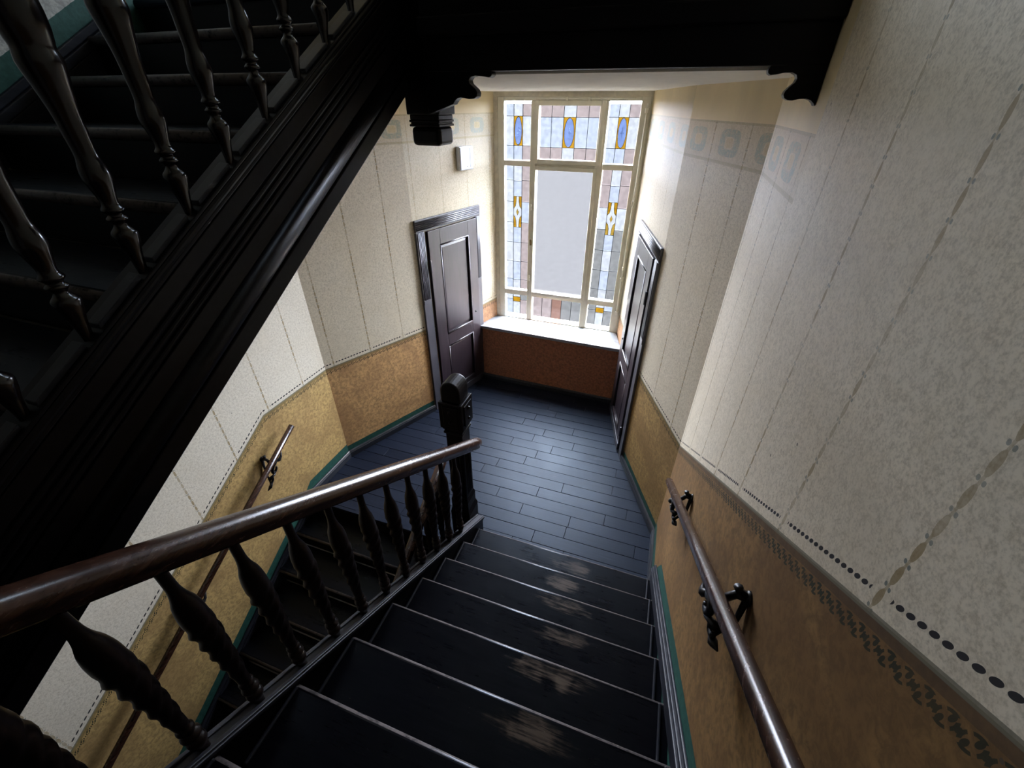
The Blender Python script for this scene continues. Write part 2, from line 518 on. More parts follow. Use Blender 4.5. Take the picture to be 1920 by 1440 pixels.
# left stair wall: lower part follows the flight going down, upper part the flight going up
def mid3(u): return min(max(nose3(u + YB) - .12, 1.70), 3.16)
zl = lambda y: 1.0 - max(0, (1.70 - y)) * .59
sk2 = lambda y: .075 if y > 1.86 else nose2(min(y, 1.75)) + .02
bpL = [(YB, zl(YB), sk2(YB)), (-.72, zl(-.72), sk2(-.72)), (-.005, zl(-.005), sk2(-.005)), (1.645, zl(1.645), sk2(1.645)), (1.70, 1.0, sk2(1.70)), (1.75, 1.0, sk2(1.75)), (1.87, 1.0, .075), (2.37, 1.0, .075)]
bpL0 = [(b[0] - YB, b[1], b[2]) for b in bpL]
wall('wall_left', (XL, YB), LCN, [W_LEFT, W_LEFTU], bpL0,
     [(const(ZLO), mid3, 0, 0), (mid3, const(ZHI), STOREY, 1)], flip=True, u0=YB + .02)
lenLB = math.dist(LCN, LB); lenRB = math.dist(RCN, RB)
def flat(L): return [(0, 1.0, .075), (L, 1.0, .075)]
rowsall = [(const(ZLO), const(STOREY), 0, 0), (const(STOREY), const(ZHI), STOREY, 0)]
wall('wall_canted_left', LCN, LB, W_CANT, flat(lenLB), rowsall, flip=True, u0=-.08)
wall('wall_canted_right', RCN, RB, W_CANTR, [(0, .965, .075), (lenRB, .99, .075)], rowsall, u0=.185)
lenLC = math.dist(LB, LE); lenRC = math.dist(RB, RE)
wall('wall_bay_left', LB, LE, W_BAY, [(0, .95, -.5), (lenLC, .95, -.5)], rowsall, flip=True, u0=-.05)
wall('wall_bay_right', RB, RE, W_BAY, [(0, .95, -.5), (lenRC, .95, -.5)], rowsall, u0=.1)
struct(MB().box((XL - .14, YB - .14, ZLO), (XR + .14, YB, ZHI)).build('wall_back', DARKW))
# window wall: piers and spandrels round three window openings
m = MB()
WX0, WX1, WZ0, WZ1 = -1.70, -.29, .70, 2.95
m.box((-1.95, 4.48, ZLO), (WX0, 4.66, ZHI)); m.box((WX1, 4.48, ZLO), (-.08, 4.66, ZHI))
zs = [ZLO] + [z for k in (-1, 0, 1) for z in (WZ0 + k * STOREY, WZ1 + k * STOREY)] + [ZHI]
for a, b in zip(zs[0::2], zs[1::2]): m.box((WX0, 4.48, a), (WX1, 4.66, b))
struct(m.build('wall_window', PLAINW))
# window aprons (one per storey)
for k in (-1, 0, 1):
    z0 = k * STOREY
    poly = [(-1.835, 4.165), (-.195, 4.125), (-.287, 4.478), (-1.738, 4.478)]
    mm = MB().prism(poly, lambda p: (p[0], p[1], z0), lambda p: (p[0], p[1], z0 + .685))
    struct(mm.build('wall_apron', W_APRON), 'red-brown painted apron wall under the window sill' if k == 0 else None)

# ------------------------------------------------------------------ floors, ceiling
land = [(XL, 1.80), (XR, 1.80), RCN, RB, (-.195, 4.125), (-1.835, 4.165), LB, LCN]
fl = struct(MB().prism(land, lambda p: (p[0], p[1], -.26), lambda p: (p[0], p[1], -.022)).build('floor', BLACK),
            'half landing floor of dark painted boards')
def clip_row(poly, y0, y1):
    """clip convex polygon to y0..y1"""
    def cut(P, y, keep_above):
        out = []
        for i in range(len(P)):
            a, b = P[i], P[(i + 1) % len(P)]
            ia = (a[1] >= y) == keep_above or a[1] == y; ib = (b[1] >= y) == keep_above or b[1] == y
            if ia: out.append(a)
            if ia != ib:
                t = (y - a[1]) / (b[1] - a[1]); out.append((a[0] + (b[0] - a[0]) * t, y))
        return out
    return cut(cut(poly, y0, True), y1, False)
def clip_x(poly, x0, x1):
    sw = [(p[1], p[0]) for p in poly]; r = clip_row(sw, x0, x1); return [(p[1], p[0]) for p in r]
BW = .1145; y = 1.80; row = 0
while y < 4.16:
    yb = min(y + BW, 4.165)
    strip = clip_row(land, y + .0012, yb - .0012)
    xs = [XL]; x = XL + random.uniform(.25, .9)
    while x < XR: xs.append(x); x += random.choice((.42, .55, .62, .78, .95, 1.1))
    xs.append(XR)
    for a, b in zip(xs, xs[1:]):
        pl = clip_x(strip, a + .0012, b - .0012) if len(strip) > 2 else []
        if len(pl) < 3: continue
        dz = random.uniform(-.0012, .0012)
        bd = MB().prism(pl, lambda p: (p[0], p[1], -.0215), lambda p: (p[0], p[1], dz))
        bd.build('floor_board', FLOORM, fl, bevel=.0016, seg=1)
    y = yb; row += 1
# lower and upper half landings, main floors
up_land = [(XL, 1.90), (-1.14, 1.90), (-1.14, 2.05), (-.978, 2.05), (-.978, 1.857), (XR, 1.857), RCN, RB, RE, LE, LB, LCN]
struct(MB().prism(up_land, lambda p: (p[0], p[1], ZC), lambda p: (p[0], p[1], STOREY)).build('ceiling', CEILM),
       'cream plaster soffit of the upper half landing')
struct(MB().prism(land, lambda p: (p[0], p[1], -STOREY - .2), lambda p: (p[0], p[1], -STOREY)).build('floor_lower_landing', FLOORM))
struct(MB().box((XL, YB, ZMAIN - .24), (XR, -.39, ZMAIN)).build('floor_main', FLOORM))
struct(MB().box((XL, YB, ZMAIN - .24 - STOREY), (XR, -.60, ZMAIN - STOREY)).build('floor_main_lower', FLOORM))
struct(MB().box((XL - .14, YB - .14, ZLO - .1), (XR + .14, 4.66, ZLO)).build('floor_bottom', FLOORM))
struct(MB().box((XL - .1, YB - .1, ZHI), (XR + .1, 4.6, ZHI + .1)).build('ceiling_top', CEILM))
struct(MB().box((-6000, 4.8, -6.1), (6000, 9000, -6.0)).build('ground', GROUNDM))

# ------------------------------------------------------------------ skirtings on the landing
def skirt(name, A, B, side, h=.075, t=.022):
    A = Vector((*A, 0)); B = Vector((*B, 0)); d = (B - A).normalized(); n = Vector((-d.y, d.x, 0)) * side
    prof = [(.001, 0), (t, 0), (t, h * .72), (t * .80, h * .80), (t * .80, h * .90), (t * .45, h), (.001, h)]
    o = MB().prism(prof, lambda p: A + n * p[0] + Vector((0, 0, p[1])), lambda p: B + n * p[0] + Vector((0, 0, p[1]))).build(name, BASEM)
    return struct(o)
skirt('baseboard_left', (XL, 1.83), LCN, -1)
skirt('baseboard_canted_left', LCN, LB, -1)
skirt('baseboard_right', (XR, 1.90), RCN, 1)
skirt('baseboard_canted_right', RCN, RB, 1)
skirt('baseboard_apron', (-1.835, 4.165), (-.195, 4.125), -1, .06)

# ------------------------------------------------------------------ window
win = bpy.data.objects.new('window_1', None); COL.objects.link(win)
win.location = (0, 4.48, 0)
struct(win, 'tall leaded stained glass window in cream frames over the landing')
def fr(mb, x0, x1, z0, z1, y0=.0, y1=.07): mb.box((x0, y0, z0), (x1, y1, z1))
cols = [(-1.632, -1.362), (-1.300, -.722), (-.645, -.372)]
rws = [(.732, 1.018), (1.078, 2.375), (2.425, 2.918)]
m = MB()
fr(m, WX0, cols[0][0], WZ0, WZ1); fr(m, cols[2][1], WX1, WZ0, WZ1)
fr(m, cols[0][0], cols[2][1], WZ0, rws[0][0]); fr(m, cols[0][0], cols[2][1], rws[2][1], WZ1)
m.build('outer_frame', WINF, win, bevel=.006)
for a, b in ((cols[0][1], cols[1][0]), (cols[1][1], cols[2][0])):
    mm = MB(); fr(mm, a, b, rws[0][0], rws[2][1], -.012, .07); mm.build('mullion', WINF, win, bevel=.008)
for a, b in ((rws[0][1], rws[1][0]), (rws[1][1], rws[2][0])):
    for c0, c1 in cols:
        mm = MB(); fr(mm, c0, c1, a, b, .0, .07); mm.build('transom', WINF, win, bevel=.006)
def sash(x0, x1, z0, z1, t):
    mm = MB()
    mm.box((x0, -.022, z0), (x0 + t, .05, z1)); mm.box((x1 - t, -.022, z0), (x1, .05, z1))
    mm.box((x0 + t, -.022, z0), (x1 - t, .05, z0 + t)); mm.box((x0 + t, -.022, z1 - t), (x1 - t, .05, z1))
    return mm.build('sash_frame', WINF, win, bevel=.005)
sash(-1.322, -.668, 2.405, 2.922, .040)
sash(-1.335, -.692, 1.050, 2.385, .036)
def pane(x0, x1, z0, z1, mat, y=.030):
    return MB().box((x0, y, z0), (x1, y + .004, z1)).build('pane', mat, win)
LEADS = []
def lead(mb, x0, z0, x1, z1, w_=.0045, y=.026):
    if abs(x1 - x0) < 1e-6: mb.box((x0 - w_ / 2, y, min(z0, z1)), (x0 + w_ / 2, y + .012, max(z0, z1)))
    else: mb.box((min(x0, x1), y, z0 - w_ / 2), (max(x0, x1), y + .012, z0 + w_ / 2))
def ell(cx, cz, a, b, n=28): return [(cx + a * math.cos(2 * PI * k / n), cz + b * math.sin(2 * PI * k / n)) for k in range(n)]
def ring_lead(poly, wd=.0035, y=.026):
    mb = MB(); n = len(poly)
    cx = sum(p[0] for p in poly) / n; cz = sum(p[1] for p in poly) / n
    inn = [(cx + (p[0] - cx) * .93, cz + (p[1] - cz) * .965) for p in poly]
    vs = [(p[0], y, p[1]) for p in poly] + [(p[0], y, p[1]) for p in inn]
    vs += [(p[0], y + .010, p[1]) for p in poly] + [(p[0], y + .010, p[1]) for p in inn]
    fs = []
    for i in range(n):
        j = (i + 1) % n
        fs += [(i, j, n + j, n + i), (2 * n + i, 3 * n + i, 3 * n + j, 2 * n + j), (i, 2 * n + i, 2 * n + j, j), (n + i, n + j, 3 * n + j, 3 * n + i)]
    mb.add(vs, fs); return mb.build('lead_came', LEAD, win)
def blade(poly, mat, y=.030, name='pane'):
    return MB().prism(poly, lambda p: (p[0], y, p[1]), lambda p: (p[0], y + .004, p[1])).build(name, mat, win)
def quad_corner(x0, x1, z0, z1, oval, sx, sz):
    """amber corner between the rectangle corner and the oval"""
    cx, cz = (x0 + x1) / 2, (z0 + z1) / 2
    q = [p for p in oval if (p[0] - cx) * sx >= -1e-9 and (p[1] - cz) * sz >= -1e-9]
    q.sort(key=lambda p: -abs(p[0] - cx))
    corner = (x0 if sx < 0 else x1, z0 if sz < 0 else z1)
    edge0 = (corner[0], q[0][1]); edge1 = (q[-1][0], corner[1])
    blade([edge0] + q + [edge1, corner], GA)
def oval_ornament(x0, x1, z0, z1):
    cx, cz = (x0 + x1) / 2, (z0 + z1) / 2
    ov = ell(cx, cz, (x1 - x0) * .40, (z1 - z0) * .47, 32)
    blade(ov, GBL)
    for sx in (-1, 1):
        for sz in (-1, 1): quad_corner(x0, x1, z0, z1, ov, sx, sz)
    ring_lead(ell(cx, cz, (x1 - x0) * .42, (z1 - z0) * .49, 32))
    blade([(cx, cz - .05), (cx + .008, cz - .01), (cx + .02, cz), (cx + .008, cz + .01), (cx, cz + .05), (cx - .008, cz + .01), (cx - .02, cz), (cx - .008, cz - .01)], GW, .0262, 'painted_star')
def lozenge_ornament(x0, x1, z0, z1):
    cx, cz = (x0 + x1) / 2, (z0 + z1) / 2; hx, hz = (x1 - x0) / 2, (z1 - z0) / 2
    # white cross-shaped middle
    pane(x0, x1, z0, z1, GW, .034)
    for sx in (-1, 1):
        for sz in (-1, 1):
            pl = [(cx + sx * hx, cz + sz * hz), (cx + sx * hx * .30, cz + sz * hz), (cx + sx * hx * .36, cz + sz * hz * .62),
                  (cx + sx * hx * .55, cz + sz * hz * .36), (cx + sx * hx * .98, cz + sz * hz * .22)]
            blade(pl, GA); 
            mb = MB()
            for a, b in zip(pl[1:], pl[2:]): mb.tube([(a[0], .029, a[1]), (b[0], .029, b[1])], .0022, 5)
            mb.build('lead_came', LEAD, win)
    lz = [(cx, cz - hz * .22), (cx + hx * .34, cz), (cx, cz + hz * .22), (cx - hx * .34, cz)]
    blade(lz, GA); ring_lead(lz)
def grid(xs, zs_, colf, skip=()):
    for i, (a, b) in enumerate(zip(xs, xs[1:])):
        for j, (c_, d_) in enumerate(zip(zs_, zs_[1:])):
            if (i, j) in skip: continue
            pane(a, b, c_, d_, colf(i, j))
    mb = MB()
    for x in xs[1:-1]: lead(mb, x, zs_[0], x, zs_[-1])
    for z in zs_[1:-1]: lead(mb, xs[0], z, xs[-1], z)
    mb.build('lead_came', LEAD, win)
# top row of lights
tz = [rws[2][0], 2.553, 2.797, rws[2][1]]
def top_side(c0, c1):
    a, b = c0 + (c1 - c0) * .335, c0 + (c1 - c0) * .665
    grid([c0, a, b, c1], tz, lambda i, j: {(0, 0): GB, (2, 0): GP, (0, 2): GB, (2, 2): GP, (1, 0): GB}.get((i, j), GW), [(1, 1)])
    oval_ornament(a, b, tz[1], tz[2])
top_side(*cols[0]); top_side(*cols[2])
c0, c1 = -1.284, -.708
xs = [c0 + (c1 - c0) * k / 5 for k in range(6)]
tz2 = [2.443, 2.545, 2.792, 2.884]
grid(xs, tz2, lambda i, j: GW if i == 2 else (GP if j != 1 else GB), [(2, 1)])
oval_ornament(xs[2], xs[3], tz2[1], tz2[2])
# tall side lights
def side_light(c0, c1, right):
    z0, z1 = rws[1]
    a, b = c0 + (c1 - c0) * .335, c0 + (c1 - c0) * .665
    zz = [z0, 1.200, 1.410, 1.621, 1.830, 2.038, 2.242, z1]
    def cf(side, j):
        if right: return [GG, GG, GG, GG, GW, GP, GP][j]
        if side == 0: return [GB, GW, GW, GW, GW, GW, GB][j]
        return [GP, GP, GP, GP, GB, GP, GP][j]
    for (x0, x1, sd) in ((c0, a, 0), (b, c1, 2)):
        for j, (p, q) in enumerate(zip(zz, zz[1:])): pane(x0, x1, p, q, cf(sd, j))
    o0, o1 = 1.780, 2.090
    cz = [z0, 1.195, 1.405, 1.618, o0, o1, 2.236, z1]
    for j, (p, q) in enumerate(zip(cz, cz[1:])):
        if j == 4: lozenge_ornament(a, b, p, q)
        else: pane(a, b, p, q, GB if j % 2 else GW)
    mb = MB()
    for x in (a, b): lead(mb, x, z0, x, z1)
    for z in zz[1:-1]: lead(mb, c0, z, a, z); lead(mb, b, z, c1, z)
    for z in cz[1:-1]: lead(mb, a, z, b, z)
    mb.build('lead_came', LEAD, win)
side_light(*cols[0], False); side_light(*cols[2], True)
# big frosted pane
pane(-1.303, -.724, 1.082, 2.353, GF)
# bottom row
def bot_side(c0, c1, right):
    z0, z1 = rws[0]
    a, b = c0 + (c1 - c0) * .335, c0 + (c1 - c0) * .665
    pane(c0, a, z0, .952, GG if right else GB); pane(c0, a, .952, z1, GG if right else GW)
    pane(b, c1, z0, .952, GG if right else GP); pane(b, c1, .952, z1, GB if right else GG)
    pane(a, b, z0, .925, GW); pane(a, b, .925, .982, GA); pane(a, b, .982, z1, GW)
    mb = MB()
    for x in (a, b): lead(mb, x, z0, x, z1)
    lead(mb, c0, .952, a, .952); lead(mb, b, .952, c1, .952); lead(mb, a, .925, b, .925); lead(mb, a, .982, b, .982)
    mb.build('lead_came', LEAD, win)
bot_side(*cols[0], False); bot_side(*cols[2], True)
c0, c1 = cols[1]
xs = [c0 + (c1 - c0) * k / 5 for k in range(6)]
grid(xs, list(rws[0]), lambda i, j: [GP, GP, GR, GG, GG][i])
# opener rods and catches
MB().tube([(-1.30, -.035, 2.938), (-.80, -.035, 2.934), (-.42, -.030, 2.940)], .006).build('opener_rod', WINF, win)
for x in (-1.02, -.82): MB().box((x - .012, -.045, 2.915), (x + .012, -.02, 2.948)).build('rod_guide', WINF, win, bevel=.004)
MB().tube([(-.315, -.025, 2.90), (-.315, -.025, .95)], .007).build('opener_rod', WINF, win)
for z in (2.85, 2.1, 1.35, .97): MB().box((-.332, -.035, z - .02), (-.300, -.001, z + .02)).build('rod_guide', WINF, win, bevel=.005)
MB().tube([(-.315, -.03, 1.46), (-.315, -.075, 1.47), (-.315, -.085, 1.50)], .008).build('rod_handle', WINF, win)
for z in (2.0, 1.6, 1.25): MB().lathe([(-.03, .006), (.03, .006)], 8).build('hinge', WINF, win, (-1.333, -.024, z))
MB().box((-1.336, -.034, 1.615), (-1.316, -.018, 1.675)).build('catch', BRASS, win, bevel=.003)
sl = MB().prism([(-1.856, 4.135), (-.180, 4.092), (-.287, 4.478), (-1.738, 4.478)],
                lambda p: (p[0], p[1] - 4.48, .685), lambda p: (p[0], p[1] - 4.48, .722)).build('window_sill', SILLM, win, bevel=.006)
sl['label'] = 'pale marble window sill'
# plain windows on the other half landings
for k, nm in ((-1, 'window_2'), (1, 'window_3')):
    wo = bpy.data.objects.new(nm, None); COL.objects.link(wo); wo.location = (0, 4.48, k * STOREY); struct(wo)
    m = MB()
    fr(m, WX0, WX0 + .06, WZ0, WZ1); fr(m, WX1 - .06, WX1, WZ0, WZ1); fr(m, WX0 + .06, WX1 - .06, WZ0, WZ0 + .06); fr(m, WX0 + .06, WX1 - .06, WZ1 - .06, WZ1)
    fr(m, -1.03, -.97, WZ0 + .06, WZ1 - .06); fr(m, WX0 + .06, -1.03, 2.38, 2.43); fr(m, -.97, WX1 - .06, 2.38, 2.43)
    m.build('outer_frame', WINF, wo)
    MB().box((WX0 + .06, .03, WZ0 + .06), (-1.03, .034, WZ1 - .06)).build('pane', GDIMB if k < 0 else GDIM, wo)
    MB().box((-.97, .03, WZ0 + .06), (WX1 - .06, .034, WZ1 - .06)).build('pane', GDIMB if k < 0 else GDIM, wo)
    MB().prism([(-1.85, 4.14), (-.19, 4.10), (-.287, 4.478), (-1.738, 4.478)], lambda p: (p[0], p[1] - 4.48, .685), lambda p: (p[0], p[1] - 4.48, .722)).build('window_sill', SILLM, wo)

# ------------------------------------------------------------------ doors in the bay
def door(name, A, B, side, label):
    """local x runs along the wall from A, local y points into the room"""
    A = Vector((*A, 0)); B = Vector((*B, 0)); d = (B - A).normalized()
    root = bpy.data.objects.new(name, None); COL.objects.link(root)
    root.location = A; root.rotation_euler = (0, 0, math.atan2(d.y, d.x)); struct(root, label)
    s = side
    def bx(u0, u1, z0, z1, y0, y1): return (u0, min(s * y0, s * y1), z0), (u1, max(s * y0, s * y1), z1)
    # reeded architrave above, plain below
    W0, W1, HT, Z = .005, .900, 2.045, 1.30
    def arch(u0, u1, z0, z1, vertical, nm, reeds=True):
        m = MB().box(*bx(u0, u1, z0, z1, .0015, .022))
        frame_part = m.build(nm, DOORF, root, bevel=.003)
        if not reeds: return
        n = 5; wd = ((u1 - u0) if vertical else (z1 - z0))
        for k in range(n):
            c0_ = .012 + (wd - .024) * (k + .5) / n
            if vertical: p = [(u0 + c0_, s * .022, z0 + .004), (u0 + c0_, s * .022, z1 - .004)]
            else: p = [(u0 + .004, s * .022, z0 + c0_), (u1 - .004, s * .022, z0 + c0_)]
            MB().tube(p, .0072, 6).build('reed', DOORF, frame_part)
    aw = .105
    arch(W0, W0 + aw, Z, HT - aw, True, 'architrave'); arch(W1 - .07, W1, Z, HT - aw, True, 'architrave')
    arch(W0, W0 + aw, .0, Z - .002, True, 'plinth_block', False); arch(W1 - .07, W1, .0, Z - .002, True, 'plinth_block', False)
    arch(W0, W1, HT - aw + .002, HT, False, 'architrave')
    MB().box(*bx(W0 + .001, W0 + aw - .015, Z - .03, Z + .012, .022, .028)).build('stop_block', DOORF, root, bevel=.002)
    # leaf: stiles and rails with two recessed panels
    L0, L1, H = .135, .828, 1.932
    y0, y1 = .004, .034
    pu0, pu1 = .285, .690; rows_ = [(.15, .705), (.850, 1.785)]
    def leafbox(u0, u1, z0, z1, nm): MB().box(*bx(u0, u1, z0, z1, y0, y1)).build(nm, DOORM, root, bevel=.0025)
    leafbox(L0, pu0, .012, H, 'stile'); leafbox(pu1, L1, .012, H, 'stile')
    leafbox(pu0, pu1, .012, rows_[0][0], 'rail'); leafbox(pu0, pu1, rows_[0][1], rows_[1][0], 'rail'); leafbox(pu0, pu1, rows_[1][1], H, 'rail')
    for z0, z1 in rows_:
        # raised field inside a chamfered recess
        q = MB(); e = .035
        def P(u, z, y): return (u, s * y, z)
        o1 = [P(pu0, z0, .012), P(pu1, z0, .012), P(pu1, z1, .012), P(pu0, z1, .012)]
        i1 = [P(pu0 + e, z0 + e, .020), P(pu1 - e, z0 + e, .020), P(pu1 - e, z1 - e, .020), P(pu0 + e, z1 - e, .020)]
        bk = [P(pu0, z0, .004), P(pu1, z0, .004), P(pu1, z1, .004), P(pu0, z1, .004)]
        q.add(o1 + i1 + bk, [(4, 5, 6, 7)] + [(k, (k + 1) % 4, 4 + (k + 1) % 4, 4 + k) for k in range(4)] + [(8 + k, 8 + (k + 1) % 4, (k + 1) % 4, k) for k in range(4)] + [(8, 9, 10, 11)])
        pnl = q.build('panel', DOORM, root)
        mm = MB()
        for a, b in (((pu0, z0), (pu1, z0)), ((pu1, z0), (pu1, z1)), ((pu1, z1), (pu0, z1)), ((pu0, z1), (pu0, z0))):
            mm.tube([P(a[0], a[1], .030), P(b[0], b[1], .030)], .009, 8)
        mm.build('panel_moulding', DOORM, pnl)
    hinge_u = L0 - .004
    for z in (.25, 1.62):
        MB().lathe([(-.055, .008), (-.05, .010), (.05, .010), (.055, .008)], 8).build('hinge', DOORF, root, (hinge_u, s * .036, z))
    k = MB().lathe([(0, .012), (.004, .012), (.004, .005), (.010, .004)], 10).build('keyhole', IRON, root, (.755, s * .034, .94))
    k.rotation_euler = (-s * PI / 2, 0, 0)
    MB().box(*bx(L0, L1, .012, .09, .034, .040)).build('kick_rail', DOORF, root, bevel=.002)
    return root
door('door_1', LB, LE, -1, 'dark panelled cupboard door with reeded frame left of the window')
door('door_2', RB, RE, 1, 'dark panelled cupboard door with reeded frame right of the window')

# ------------------------------------------------------------------ white box above the left door
def on_left_bay(u, z, out=0):
    d = Vector((LE[0] - LB[0], LE[1] - LB[1], 0)).normalized(); n = Vector((d.y, -d.x, 0))
    p = Vector((*LB, z)) + d * u + n * out; return p, math.atan2(d.y, d.x)
p, rz = on_left_bay(.715, 2.475)
jb = thing('junction_box', 'small white plastic box on the wall above the left door', 'box', p, rz)
MB().box((-.095, -.040, -.098), (.095, -.001, .098)).build('case', PLASTIC, jb, bevel=.006)
cov = MB().box((-.088, -.048, -.090), (.088, -.040, .090)).build('cover', PLASTIC, jb, bevel=.004)
MB().box((.045, -.050, -.075), (.052, -.048, .080)).build('seam', GREYPL, cov)
MB().lathe([(0, .006), (.003, .005)], 10).build('indicator', GREYPL, cov, (0, -.050, -.065)).rotation_euler = (PI / 2, 0, 0)

# ------------------------------------------------------------------ stair flights
def tread_mesh(x0, x1, depth, th=.036, name='tread'):
    """nosing towards +Y at y=0, half round front"""
    r = th / 2
    prof = [(-depth, 0), (-depth, -th), (-r, -th)]
    for k in range(7):
        a = -PI / 2 + PI * k / 6
        prof.append((-r + r * math.cos(a), -r + r * math.sin(a)))
    b = MB(); n = len(prof)
    vs = [(x, p[0], p[1]) for x in (x0, x1) for p in prof]
    fs = [tuple(range(n)), tuple(range(2 * n - 1, n - 1, -1))]
    b.add(vs, fs)
    for i in range(n):
        j = (i + 1) % n
        b.f.append((i, j, n + j, n + i)); b.sm.append(3 <= i < n - 1 or i == 2)
    return b.mesh(name)
# flight below the camera
st1 = thing('staircase', 'black stair flight with worn treads, twisted balusters and brown handrail rising towards the viewer', 'staircase', (-.28, 1.87, 0))
def toL(o, st): o.location = Vector(o.location) - st.location; return o
XI = -.916
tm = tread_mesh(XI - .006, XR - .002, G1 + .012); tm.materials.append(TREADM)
for k in range(1, 10):
    toL(link('tread', tm, st1, (0, Y1 - (k - 1) * G1, k * R1)), st1)
    toL(MB().box((XI, -.018, 0), (XR - .002, 0, R1 - .036)).build('riser', BLACK, st1, (0, Y1 - (k - 1) * G1 - .022, (k - 1) * R1 + (.002 if k == 1 else 0))), st1)
toL(MB().box((XI, -.018, 0), (XR - .02, 0, R1 - .03)).build('riser', BLACK, st1, (0, Y1 - 9 * G1 - .022, 9 * R1)), st1)
def string(name, x0, x1, nose, ya, yb, top, bot, mat, st, bevel=.004):
    poly = [(ya, nose(ya) + bot), (yb, nose(yb) + bot), (yb, nose(yb) + top), (ya, nose(ya) + top)]
    return toL(MB().prism(poly, lambda p: (x0, p[0], p[1]), lambda p: (x1, p[0], p[1])).build(name, mat, st, bevel=bevel), st)
# open side: closed string with a capping that carries the balusters
SX0, SX1 = -.9775, XI
def str1(y): return 1.399 - .643 * (y - .116)
poly = [(-.41, nose1(-.41) - .30), (1.55, nose1(1.55) - .30), (1.86, .003), (1.985, .003), (1.985, str1(1.985) - .018), (-.41, str1(-.41) - .018)]
toL(MB().prism(poly, lambda p: (SX0 + .008, p[0], p[1]), lambda p: (SX1 - .008, p[0], p[1])).build('outer_string', BLACK, st1), st1)
string('string_cap', SX0, SX1 + .006, str1, -.41, 1.99, .0, -.018, SKIRT, st1, .003)
for xx in (SX0 + .012, SX1 - .008):
    string('cap_fillet', xx - .008, xx + .008, str1, -.41, 1.99, .008, .0, SKIRT, st1, .003)
string('scotia', SX1 - .008, SX1 + .003, str1, -.41, 1.98, -.018, -.034, BLACK, st1, .003)
for k in range(1, 10):
    for xx in (XI + .001, XR - .042):
        toL(MB().box((xx, -G1 + .02, .0), (xx + .012, -.012, .010)).build('tread_bead', SKIRT, st1, (0, Y1 - (k - 1) * G1, k * R1), bevel=.004), st1)
poly = [(-.40, nose1(-.40) - .27), (1.62, nose1(1.62) - .27), (1.80, -.02), (1.80, .0), (1.62, nose1(1.62) - .22), (-.40, nose1(-.40) - .22)]
toL(MB().prism(poly, lambda p: (XI, p[0], p[1]), lambda p: (XR - .002, p[0], p[1])).build('soffit', CEILM, st1), st1)
# wall side: moulded skirting string
for i, (t0, t1, xx) in enumerate(((-.02, .075, .020), (.077, .100, .030), (.102, .122, .022), (.123, .145, .012))):
    poly = [(-.41, nose1(-.41) + t0), (1.86, nose1(1.86) + t0), (1.93, nose1(1.86) + t0 if i else .002), (1.93, nose1(1.93) + t1), (-.41, nose1(-.41) + t1)]
    if i: poly = [(-.41, nose1(-.41) + t0), (1.93, nose1(1.93) + t0), (1.93, nose1(1.93) + t1), (-.41, nose1(-.41) + t1)]
    toL(MB().prism(poly, lambda p: (XR - .001, p[0], p[1]), lambda p: (XR - xx, p[0], p[1])).build('wall_string' if i == 0 else 'wall_string_moulding', SKIRT, st1, bevel=.004), st1)

# flight going down on the left
XO2 = -1.200                                  # inner face of its open string
st2 = thing('staircase', 'dark stair flight descending beside the left wall, left of the newel post', 'staircase', (-1.80, 1.0, ZMAIN - STOREY))
# treads face the other way: nosing towards -Y
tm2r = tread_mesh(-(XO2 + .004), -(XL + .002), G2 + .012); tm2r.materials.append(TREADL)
for j in range(0, 10):
    if j:
        o = link('tread', tm2r, st2, (0, Y2 - j * G2, -j * R2)); o.rotation_euler = (0, 0, PI); toL(o, st2)
    toL(MB().box((XL + .02, 0, -R2 + (0 if j < 9 else .005)), (XO2, .018, -.036)).build('riser', BLACK, st2, (0, Y2 - j * G2 + .022, -j * R2)), st2)
o = toL(MB().box((XL + .02, Y2, -.036), (XO2 + .004, Y2 + .03, .001)).build('landing_nosing', FLOORM, st2, bevel=.015, seg=3), st2)
for i, (t0, t1, xx) in enumerate(((-.16, -.055, .020), (-.053, -.015, .028), (-.013, .02, .020))):
    string('wall_string' if i == 0 else 'wall_string_moulding', XL + .001, XL + xx, nose2, -.70, 1.80, t1, t0, SKIRT, st2)
poly = [(-.70, nose2(-.70) - .30), (1.85, nose2(1.85) - .30), (1.85, nose2(1.85) + .045), (-.70, nose2(-.70) + .045)]
toL(MB().prism(poly, lambda p: (XO2, p[0], p[1]), lambda p: (-1.115, p[0], p[1])).build('outer_string', BLACK, st2, bevel=.004), st2)
string('string_cap', XO2 - .006, -1.110, nose2, -.70, 1.85, .062, .046, SKIRT, st2, .003)

poly = [(-.60, nose2(-.60) - .27), (1.79, nose2(1.79) - .27), (1.79, nose2(1.79) - .22), (-.60, nose2(-.60) - .22)]
toL(MB().prism(poly, lambda p: (XL + .002, p[0], p[1]), lambda p: (XO2, p[0], p[1])).build('soffit', CEILM, st2), st2)

